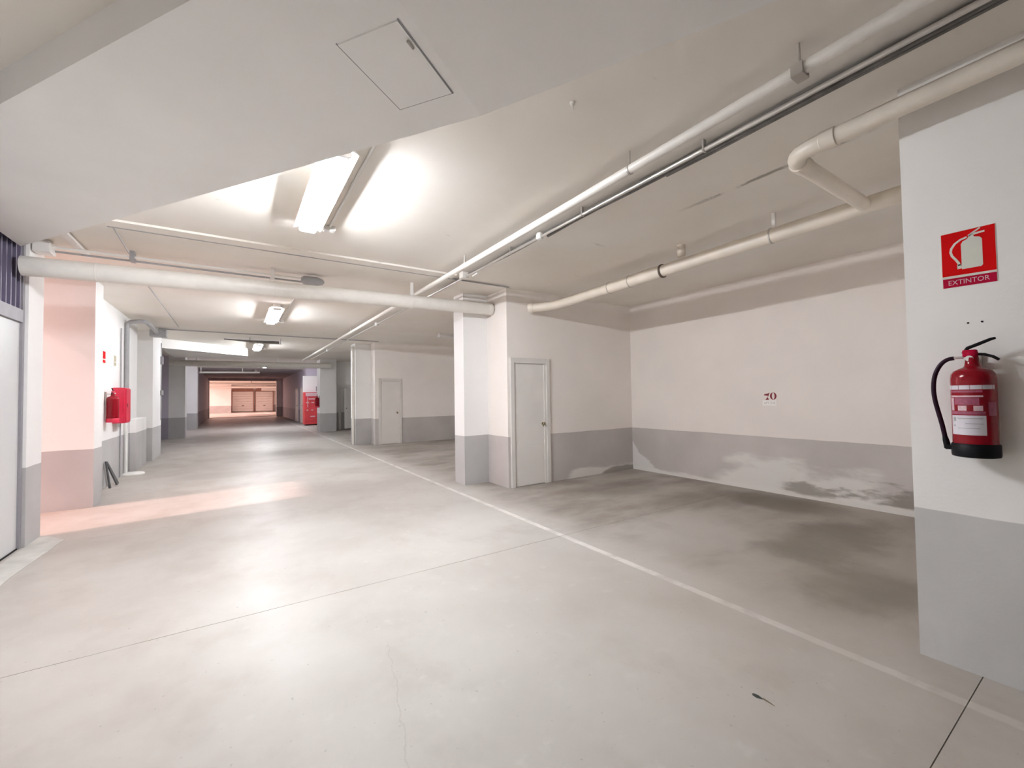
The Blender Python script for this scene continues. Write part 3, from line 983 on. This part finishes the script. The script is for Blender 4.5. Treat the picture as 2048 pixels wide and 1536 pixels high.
# third door stands ajar behind the second column
d3 = thing('door_3', 'pale door standing ajar in the third storage room', 'door', (4.1, 20.0, 0), kind='structure')
part('door_frame', bx(3.86, 3.95, 19.96, 20.0, 0, 2.0), M_frame, d3)
part('door_frame', bx(4.62, 4.71, 19.96, 20.0, 0, 2.0), M_frame, d3)
part('door_frame', bx(3.95, 4.62, 19.96, 20.0, 1.9, 2.0), M_frame, d3)
bm = bmesh.new()
prism(bm, [(4.05, 19.72), (4.08, 19.68), (4.62, 19.92), (4.60, 19.96)], 0.05, 1.83)
leaf = part('door_leaf', bm, M_door, d3)
bm = bmesh.new()
lathe(bm, [(0.02, 0.0), (0.025, -0.04), (0.015, -0.05)], (4.12, 19.69, 0.95), 12, 'Y')
part('door_knob', bm, M_brass, leaf, True)
for i, (y0, lab) in enumerate(((26.2, 'pale pink door in the dark wall beyond the red cabinet'), (28.6, 'narrow door deeper along the dark wall'))):
    r = thing('door_%d' % (4 + i), lab, 'door', (3.22, y0, 0), kind='structure')
    part('door_frame', bx(3.18, 3.22, y0, y0 + 0.10, 0, 2.05), M_frame, r)
    part('door_frame', bx(3.18, 3.22, y0 + 1.2, y0 + 1.3, 0, 2.05), M_frame, r)
    part('door_frame', bx(3.18, 3.22, y0 + 0.1, y0 + 1.2, 1.95, 2.05), M_frame, r)
    lf = part('door_leaf', bx(3.20, 3.22, y0 + 0.1, y0 + 1.2, 0.01, 1.95), M_door, r)
    bm = bmesh.new()
    lathe(bm, [(0.02, 0.0), (0.025, -0.04), (0.015, -0.05)], (3.20, y0 + 0.25, 1.0), 12, 'X')
    part('door_knob', bm, M_brass, lf, True)

# garage door beside the camera
gd = thing('door_6', 'white steel garage door beside the passage, under dark grille', 'door', (XL, 4.3, 0), kind='structure')
part('door_leaf', bx(XL - 0.10, XL - 0.045, 2.62, 6.0, 0.012, 2.178), M_garage, gd)
part('door_post', bx(XL - 0.15, XL - 0.025, 6.0, 6.043, 0, 2.99), M_steel_grey, gd)
part('door_header', bx(XL - 0.15, XL - 0.02, 2.62, 6.0, 2.18, 2.30), M_steel_grey, gd)
part('gap_shade_strip', bx(XL - 0.11, XL - 0.035, 2.62, 6.0, 0.0, 0.012), M_black, gd)  # black strip standing for the shaded gap under the leaf
gr = thing('vent_grille', 'dark violet vertical slat grille over the garage door', 'grille', (XL, 4.3, 2.3))
part('grille_frame', bx(XL - 0.14, XL - 0.03, 2.62, 6.0, 2.95, 2.99), M_slat, gr)
part('dark_room_sheet', bx(XL - 0.16, XL - 0.145, 2.62, 6.0, 2.30, 2.99), M_black, gr)  # black sheet added for the darkness of the room behind
sl = part('slat', bx(XL - 0.12, XL - 0.035, 5.96, 5.98, 2.30, 2.95), M_slat, gr)
for k in range(1, 34):
    c = sl.copy()
    C.objects.link(c)
    c.parent = gr
    c.location = (0, -0.10 * k, 0)


def far_garage(name, label, x0, x1):
    r = thing(name, label, 'door', ((x0 + x1) / 2, 55.9, 0), kind='structure')
    n = 8
    h = 2.2 / n
    for k in range(n):
        part('door_panel', bx(x0, x1, 55.86, 55.92, 0.1 + k * h, 0.1 + (k + 1) * h - 0.012), M_door, r)
    part('door_frame', bx(x0 - 0.08, x0 - 0.005, 55.82, 55.98, 0, 2.5), M_brown, r)
    part('door_frame', bx(x1 + 0.005, x1 + 0.08, 55.82, 55.98, 0, 2.5), M_brown, r)
    part('door_header', bx(x0, x1, 55.84, 55.98, 2.31, 2.62), M_brown, r)
    part('door_handle', bx((x0 + x1) / 2 - 0.1, (x0 + x1) / 2 + 0.1, 55.82, 55.86, 0.7, 0.76), M_black, r)


far_garage('door_7', 'distant pale garage door beside the broad pink pillar', -0.26, 1.70)
far_garage('door_8', 'distant pale garage door under the white panel', 1.95, 3.62)
fb = thing('white_panel', 'white hanging panel above the second distant garage door', 'panel', (3.2, 55.0, 2.4))
part('panel_board', bx(2.45, 4.05, 55.0, 55.06, 2.36, 2.70, 0.01), M_plastic, fb)
part('panel_hanger', bx(2.6, 2.63, 55.02, 55.04, 2.7, ZC), M_bracket, fb)
part('panel_hanger', bx(3.87, 3.9, 55.02, 55.04, 2.7, ZC), M_bracket, fb)
for y, z, lab in ((44.5, 2.86, 'pale pipe across the sunlit end nearer the opening'), (53.2, 2.72, 'second pale pipe across the sunlit end')):
    q = thing('distant_pipe', lab, 'pipe', (1, y, z), 'pipes at the sunlit end')
    part('pipe_run', tb([(-2.2, y, z), (2, y, z), (5.3, y, z)], 0.09, 12), M_pipe, q, True)
    part('pipe_hanger', bx(1.2, 1.25, y - 0.02, y + 0.02, z, ZC), M_bracket, q)


# ------------------------------------------------------------------ fire extinguishers
def extinguisher(loc, face, label, name='fire_extinguisher', detailed=True):
    """stands with its back to the wall; face = +1 for a wall on the +X side, -1 for -X. Built round its own origin (bottom centre)"""
    cx, cy, cz = loc
    s = face
    root = thing(name, label, 'extinguisher', loc, 'fire extinguishers')
    bm = bmesh.new()
    lathe(bm, [(0.076, 0.055), (0.077, 0.06), (0.077, 0.375), (0.074, 0.395), (0.064, 0.412), (0.046, 0.422), (0.032, 0.428), (0.027, 0.436), (0.024, 0.455), (0.023, 0.475)], loc, 36)
    body = part('cylinder_body', bm, M_red, root, True)
    bm = bmesh.new()
    lathe(bm, [(0.066, 0.0), (0.080, 0.004), (0.082, 0.012), (0.082, 0.060), (0.078, 0.066)], loc, 32)
    part('base_skirt', bm, M_black if detailed else M_redbox, root, True)
    bm = bmesh.new()
    lathe(bm, [(0.018, 0.470), (0.021, 0.474), (0.021, 0.500), (0.016, 0.506)], loc, 18)
    box(bm, cx - 0.014, cx + 0.014, cy - 0.018, cy + 0.030, cz + 0.478, cz + 0.512, 0.004)
    valve = part('valve', bm, M_signdeep if detailed else M_redbox, root, True)
    # levers point away from the hose side (-Y)
    part('squeeze_lever', tb([(cx, cy + 0.030, cz + 0.496), (cx, cy + 0.012, cz + 0.522), (cx, cy - 0.02, cz + 0.536), (cx, cy - 0.062, cz + 0.556), (cx, cy - 0.078, cz + 0.560)], [0.006, 0.008, 0.008, 0.007, 0.005], 10), M_black, valve, True)
    part('carry_handle', tb([(cx, cy - 0.010, cz + 0.490), (cx, cy - 0.04, cz + 0.487), (cx, cy - 0.068, cz + 0.474), (cx, cy - 0.086, cz + 0.458)], [0.006, 0.007, 0.007, 0.006], 10), M_black, valve, True)
    bm = bmesh.new()
    lathe(bm, [(0.014, 0.0), (0.014, 0.012), (0.011, 0.014)], (cx - s * 0.022, cy + 0.006, cz + 0.470), 14, 'X')
    part('pressure_gauge', bm, M_chrome, valve, True)
    part('hose_ferrule', tb([(cx, cy + 0.028, cz + 0.478), (cx, cy + 0.066, cz + 0.476)], 0.0065, 10), M_chrome, root, True)
    hp = []
    ctrl = [(0.060, 0.476), (0.085, 0.470), (0.110, 0.445), (0.130, 0.395), (0.137, 0.335), (0.134, 0.275), (0.124, 0.215), (0.112, 0.150), (0.104, 0.095)]
    for i in range(len(ctrl) - 1):
        p0 = ctrl[max(0, i - 1)]
        p1, p2 = ctrl[i], ctrl[i + 1]
        p3 = ctrl[min(len(ctrl) - 1, i + 2)]
        for t in (0, 0.33, 0.66):
            q = [0.5 * ((2 * p1[k]) + (-p0[k] + p2[k]) * t + (2 * p0[k] - 5 * p1[k] + 4 * p2[k] - p3[k]) * t * t + (-p0[k] + 3 * p1[k] - 3 * p2[k] + p3[k]) * t ** 3) for k in (0, 1)]
            hp.append((cx, cy + q[0], cz + q[1]))
    hp.append((cx, cy + ctrl[-1][0], cz + ctrl[-1][1]))
    hose = part('hose', tb(hp, 0.0095, 12), M_hose if detailed else M_redbox, root, True)
    part('hose_nozzle', tb([(cx, cy + 0.104, cz + 0.095), (cx, cy + 0.101, cz + 0.075), (cx, cy + 0.097, cz + 0.050), (cx, cy + 0.094, cz + 0.034)], [0.009, 0.012, 0.013, 0.014], 12), M_black, hose, True)
    bm = bmesh.new()
    box(bm, cx + s * 0.075, cx + s * 0.088, cy - 0.02, cy + 0.02, cz + 0.28, cz + 0.50)
    box(bm, cx + s * 0.02, cx + s * 0.088, cy - 0.006, cy + 0.006, cz + 0.455, cz + 0.470)
    part('wall_bracket', bm, M_bracket, root)
    bm = bmesh.new()
    box(bm, cx - 0.02 if s > 0 else cx, cx if s > 0 else cx + 0.02, cy + 0.078, cy + 0.100, cz + 0.030, cz + 0.052)
    part('nozzle_clip', bm, M_black, root)
    if detailed:
        # printed labels wrapped round the front of the cylinder
        def wrap(name, y0, y1, z0, z1, mat, r=0.0776, parent=body):
            """front-facing patch; y0 > y1 are positions along the wall as arc from -1 (hose side) to 1"""
            bm = bmesh.new()
            n = 10
            rows = []
            for k in range(n + 1):
                t = y0 + (y1 - y0) * k / n
                a = PI + t * 1.25
                rows.append([bm.verts.new((cx + r * math.cos(a), cy + r * math.sin(a), cz + z)) for z in (z0, z1)])
            for k in range(n):
                bm.faces.new((rows[k][0], rows[k + 1][0], rows[k + 1][1], rows[k][1]))
            return part(name, bm, mat, parent, True)
        wrap('label_band', -1.15, 0.95, 0.322, 0.342, M_label)
        wrap('label_heading', -0.88, 0.42, 0.308, 0.318, M_labelpink)
        wrap('label_line', -0.84, 0.44, 0.286, 0.294, M_pinkprint)
        wrap('label_text', -0.62, 0.30, 0.250, 0.283, M_labelpink)
        wrap('pictogram', -0.84, -0.66, 0.222, 0.283, M_pinkprint)
        wrap('pictogram', -0.47, -0.13, 0.222, 0.246, M_pinkprint)
        wrap('pictogram', 0.10, 0.42, 0.222, 0.246, M_pinkprint)
        wrap('label_strip', -0.86, 0.50, 0.205, 0.219, M_labelpink)
        wrap('white_label', -0.84, 0.52, 0.108, 0.200, M_label)
        wrap('label_mark', -0.72, -0.58, 0.172, 0.190, M_tube_grey, 0.0780)
        wrap('label_rule', -0.50, 0.40, 0.184, 0.188, M_tube_grey, 0.0780)
        wrap('label_rule', -0.20, 0.44, 0.160, 0.163, M_tube_grey, 0.0780)
        wrap('label_mark', -0.72, -0.60, 0.148, 0.154, M_tube_grey, 0.0780)
        wrap('label_rule', -0.50, 0.30, 0.138, 0.1405, M_tube_grey, 0.0780)
        wrap('label_side', 0.62, 1.0, 0.200, 0.262, M_labelpink)
    return root


extinguisher((2.950, 0.470, 1.075), 1, 'red extinguisher with white label on the wide pillar below sign')
extinguisher((-1.675, 9.35, 1.06), -1, 'red extinguisher on wall beside the hose cabinet', detailed=False)
extinguisher((2.892, 19.38, 1.02), 1, 'small distant extinguisher on the column by red cabinet', detailed=False)


# ------------------------------------------------------------------ signs
def pillar_sign():
    xs = 3.04
    root = thing('fire_sign', 'red EXTINTOR sign with white extinguisher pictogram on wide pillar', 'sign', (xs, 0.48, 1.915))
    U, V = (0, -1, 0), (0, 0, 1)          # reading direction runs toward -Y; u x v points away from the wall (-X)
    O = (xs, 0.576, 1.912)
    bm = bmesh.new()
    plate(bm, [(0, 0.002), (0.188, 0), (0.188, 0.281), (0, 0.281)], O, U, V, 0.002)
    part('backing_plate', bm, M_print, root)
    O1 = (xs - 0.002, 0.576, 1.912)
    bm = bmesh.new()
    plate(bm, [(0.002, 0.062), (0.186, 0.057), (0.186, 0.279), (0.002, 0.279)], O1, U, V, 0.0006)
    part('red_field', bm, M_signred, root)
    bm = bmesh.new()
    plate(bm, [(0.003, 0.003), (0.186, 0.001), (0.186, 0.046), (0.003, 0.049)], O1, U, V, 0.0006)
    part('text_strip', bm, M_signdeep, root)
    O2 = (xs - 0.0026, 0.576, 1.912)
    W, H = 0.186, 0.22

    def q(u, v):
        return (u * W, 0.058 + v * H)
    bm = bmesh.new()
    plate(bm, [q(.39, .13), q(.74, .13), q(.77, .16), q(.77, .74), q(.73, .79), q(.63, .82), q(.61, .88), q(.54, .88), q(.51, .80), q(.42, .76), q(.385, .70), q(.385, .16)], O2, U, V, 0.0005)
    part('pictogram_cylinder', bm, M_print, root)

    def stroke(bm, pts, w0, w1=None):
        w1 = w1 or w0
        P = [Vector((q(*p)[0], q(*p)[1])) for p in pts]
        Ls, Rs = [], []
        for i, p in enumerate(P):
            d = (P[min(i + 1, len(P) - 1)] - P[max(i - 1, 0)]).normalized()
            nrm = Vector((-d.y, d.x))
            w = w0 + (w1 - w0) * i / (len(P) - 1)
            Ls.append(p + nrm * w / 2)
            Rs.append(p - nrm * w / 2)
        for i in range(len(P) - 1):
            plate(bm, [tuple(Rs[i]), tuple(Rs[i + 1]), tuple(Ls[i + 1]), tuple(Ls[i])], O2, U, V, 0.0005)
    bm = bmesh.new()
    stroke(bm, [(.50, .84), (.38, .81), (.27, .74), (.20, .64), (.185, .56), (.21, .47), (.28, .37), (.33, .28), (.345, .22)], 0.009, 0.010)
    stroke(bm, [(.335, .25), (.345, .15)], 0.014, 0.016)
    part('pictogram_hose', bm, M_print, root)
    bm = bmesh.new()
    stroke(bm, [(.53, .86), (.62, .92), (.74, .99)], 0.010, 0.006)
    stroke(bm, [(.60, .88), (.82, .895)], 0.010, 0.008)
    part('pictogram_lever', bm, M_print, root)
    part('lettering', text_bm('EXTINTOR', 0.034, (xs - 0.0026, 0.576 - 0.092, 1.912 + 0.0245), U, V, 0.0004, squeeze=0.86), M_pinkprint, root)


pillar_sign()
for y, r, lab in ((0.492, 0.0045, 'dark drilled hole under sign, nearer the bay'), (0.445, 0.0045, 'dark drilled hole under sign, farther from the bay')):
    bm = bmesh.new()
    lathe(bm, [(r, 0.0), (r, -0.0012)], (3.04, y, 1.727), 10, 'X')
    tag(obj('wall_plug', bm, M_black), lab, 'plug', 'drilled plugs in the pillar')

# bay number and plaque
num = thing('bay_number', 'dark red number 70 painted on the back wall of the bay', 'number', (XB, 2.93, 1.29))
U, V = (0, -1, 0), (0, 0, 1)
O = (XB, 3.012, 1.290)
bm = bmesh.new()
plate(bm, [(0.0, 0.062), (0.055, 0.055), (0.064, 0.060), (0.078, 0.098), (0.074, 0.100), (0.060, 0.088), (0.012, 0.080)], O, U, V, 0.001)
plate(bm, [(0.058, 0.058), (0.066, 0.064), (0.054, 0.036), (0.046, 0.030)], O, U, V, 0.001)
plate(bm, [(0.018, 0.0), (0.066, 0.0), (0.058, 0.022), (0.050, 0.034), (0.042, 0.024)], O, U, V, 0.001)
part('digit_seven', bm, M_crimson, num)
bm = bmesh.new()
n = 28
co, ci = (0.124, 0.050), (0.124, 0.050)
for k in range(n):
    a0, a1 = 2 * PI * k / n, 2 * PI * (k + 1) / n
    plate(bm, [(co[0] + 0.043 * math.cos(a0), co[1] + 0.050 * math.sin(a0)), (co[0] + 0.043 * math.cos(a1), co[1] + 0.050 * math.sin(a1)),
               (ci[0] + 0.017 * math.cos(a1), ci[1] + 0.046 * math.sin(a1)), (ci[0] + 0.017 * math.cos(a0), ci[1] + 0.046 * math.sin(a0))], O, U, V, 0.001)
part('digit_zero', bm, M_crimson, num)
pq = thing('name_plaque', 'small cream plaque with faint letters under number 70', 'plaque', (XB, 2.93, 1.21))
bm = bmesh.new()
box(bm, XB - 0.006, XB, 2.842, 3.030, 1.206, 1.284, 0.004)
part('plaque_plate', bm, M_plaque, pq)
part('lettering', text_bm('APT 2ºA', 0.042, (XB - 0.0062, 2.936, 1.243), U, V, 0.0005), M_faint, pq)

for y, z0, z1, w, mat, lab in ((9.15, 2.01, 2.22, 0.17, M_signred, 'small red and white sign above the wall extinguisher'), (9.92, 2.02, 2.21, 0.13, M_yellow, 'small ochre sign above the hose cabinet')):
    r = thing('wall_sign', lab, 'sign', (-1.77, y, z0))
    part('sign_plate', bx(-1.77, -1.762, y, y + w, z0, z1), M_print, r)
    part('sign_border', bx(-1.762, -1.759, y + 0.01, y + w - 0.01, z0 + 0.015, z0 + 0.06), mat, r)
    part('sign_field', bx(-1.762, -1.759, y + 0.01, y + w - 0.01, z0 + 0.08, z1 - 0.012), mat, r)

# hose cabinet on the left wall
hc = thing('hose_cabinet', 'red fire hose cabinet on wall between extinguisher and grey pipe', 'cabinet', (-1.77, 10.1, 1.02))
part('cabinet_body', bx(-1.77, -1.60, 9.84, 10.22, 1.02, 1.64, 0.01), M_redbox, hc)
dr = part('cabinet_door', bx(-1.60, -1.587, 9.86, 10.20, 1.04, 1.62, 0.004), M_redbox, hc)
part('door_catch', bx(-1.587, -1.575, 9.90, 9.93, 1.30, 1.36), M_chrome, dr)
bm = bmesh.new()
box(bm, -1.74, -1.63, 9.836, 9.84, 1.12, 1.52)
part('side_plate', bm, M_redbox, hc)
bm = bmesh.new()
lathe(bm, [(0.035, 0.0), (0.045, 0.03), (0.06, 0.10), (0.055, 0.13)], (-1.68, 10.22, 1.08), 18, 'Y')
part('hose_outlet', bm, M_signdeep, hc, True)
part('cabinet_pipe', tb([(-1.735, 10.75, 1.55), (-1.70, 10.62, 1.56), (-1.70, 10.22, 1.56)], 0.022, 12), M_redbox, hc, True)

# red cabinet far down the lane
rc = thing('red_cabinet', 'tall red cabinet with pale top panel beside the distant column', 'cabinet', (3.4, 24.4, 0))
part('cabinet_body', bx(2.99, 3.86, 24.2, 24.78, 0.06, 1.74, 0.02), M_redmach, rc)
part('plinth', bx(3.06, 3.82, 24.24, 24.74, 0.0, 0.06), M_black, rc)
fp = part('front_panel', bx(3.06, 3.80, 24.18, 24.2, 0.22, 1.50, 0.006), M_redmach, rc)
part('top_panel', bx(3.06, 3.62, 24.18, 24.2, 1.53, 1.70), M_pinkprint, rc)
for z, xs in ((1.36, ((3.20, 3.55),)), (1.17, ((3.08, 3.22), (3.33, 3.46))), (0.78, ((3.10, 3.18), (3.32, 3.42))), (0.45, ((3.28, 3.50),))):
    for a, b in xs:
        part('panel_strip', bx(a, b, 24.172, 24.18, z, z + 0.05), M_pinkprint, fp)
part('side_rail', bx(3.14, 3.17, 24.172, 24.18, 0.95, 1.50), M_pinkprint, fp)
rs = thing('small_notice', 'small dark notice on wall above the red cabinet', 'notice', (3.75, 24.89, 1.9))
part('notice_board', bx(3.66, 3.84, 24.88, 24.90, 1.80, 2.05), M_tube_grey, rs)
part('notice_frame', bx(3.65, 3.85, 24.885, 24.90, 1.79, 2.06), M_steel_grey, rs)

# dark wedge leaning on the hose cabinet wall
wd = thing('metal_wedge', 'dark metal wedge leaning on wall below the extinguisher', 'wedge', (-1.7, 9.4, 0))
bm = bmesh.new()
plate(bm, [(0.0, 0.0), (0.05, 0.0), (0.02, 0.42), (0.0, 0.44)], (-1.70, 9.28, 0.0), (0.12, 1, 0), (-0.12, 0.02, 1), 0.02)
part('wedge_plate', bm, M_wedge, wd)
bm = bmesh.new()
plate(bm, [(0.30, 0.0), (0.38, 0.02), (0.06, 0.43), (0.0, 0.44)], (-1.70, 9.28, 0.0), (0.12, 1, 0), (-0.12, 0.02, 1), 0.02)
part('wedge_leg', bm, M_wedge, wd)

# dry leaf on its stalk lying on the floor
lf = thing('dry_leaf', 'dark dry leaf with stalk lying on floor near the camera', 'leaf', (2.01, 1.02, 0))
bm = bmesh.new()
plate(bm, [(0.0, 0.0), (0.008, -0.010), (0.026, -0.013), (0.040, -0.006), (0.050, 0.0), (0.040, 0.006), (0.024, 0.011), (0.006, 0.008)], (2.010, 1.066, 0.001), (0.05, -1, 0), (1, 0.05, 0), -0.003)
part('leaf_blade', bm, M_leaf, lf)
part('leaf_stalk', tb([(2.013, 1.018, 0.004), (2.010, 0.99, 0.005), (2.008, 0.965, 0.003)], [0.0035, 0.0025, 0.001], 8), M_twig, lf)
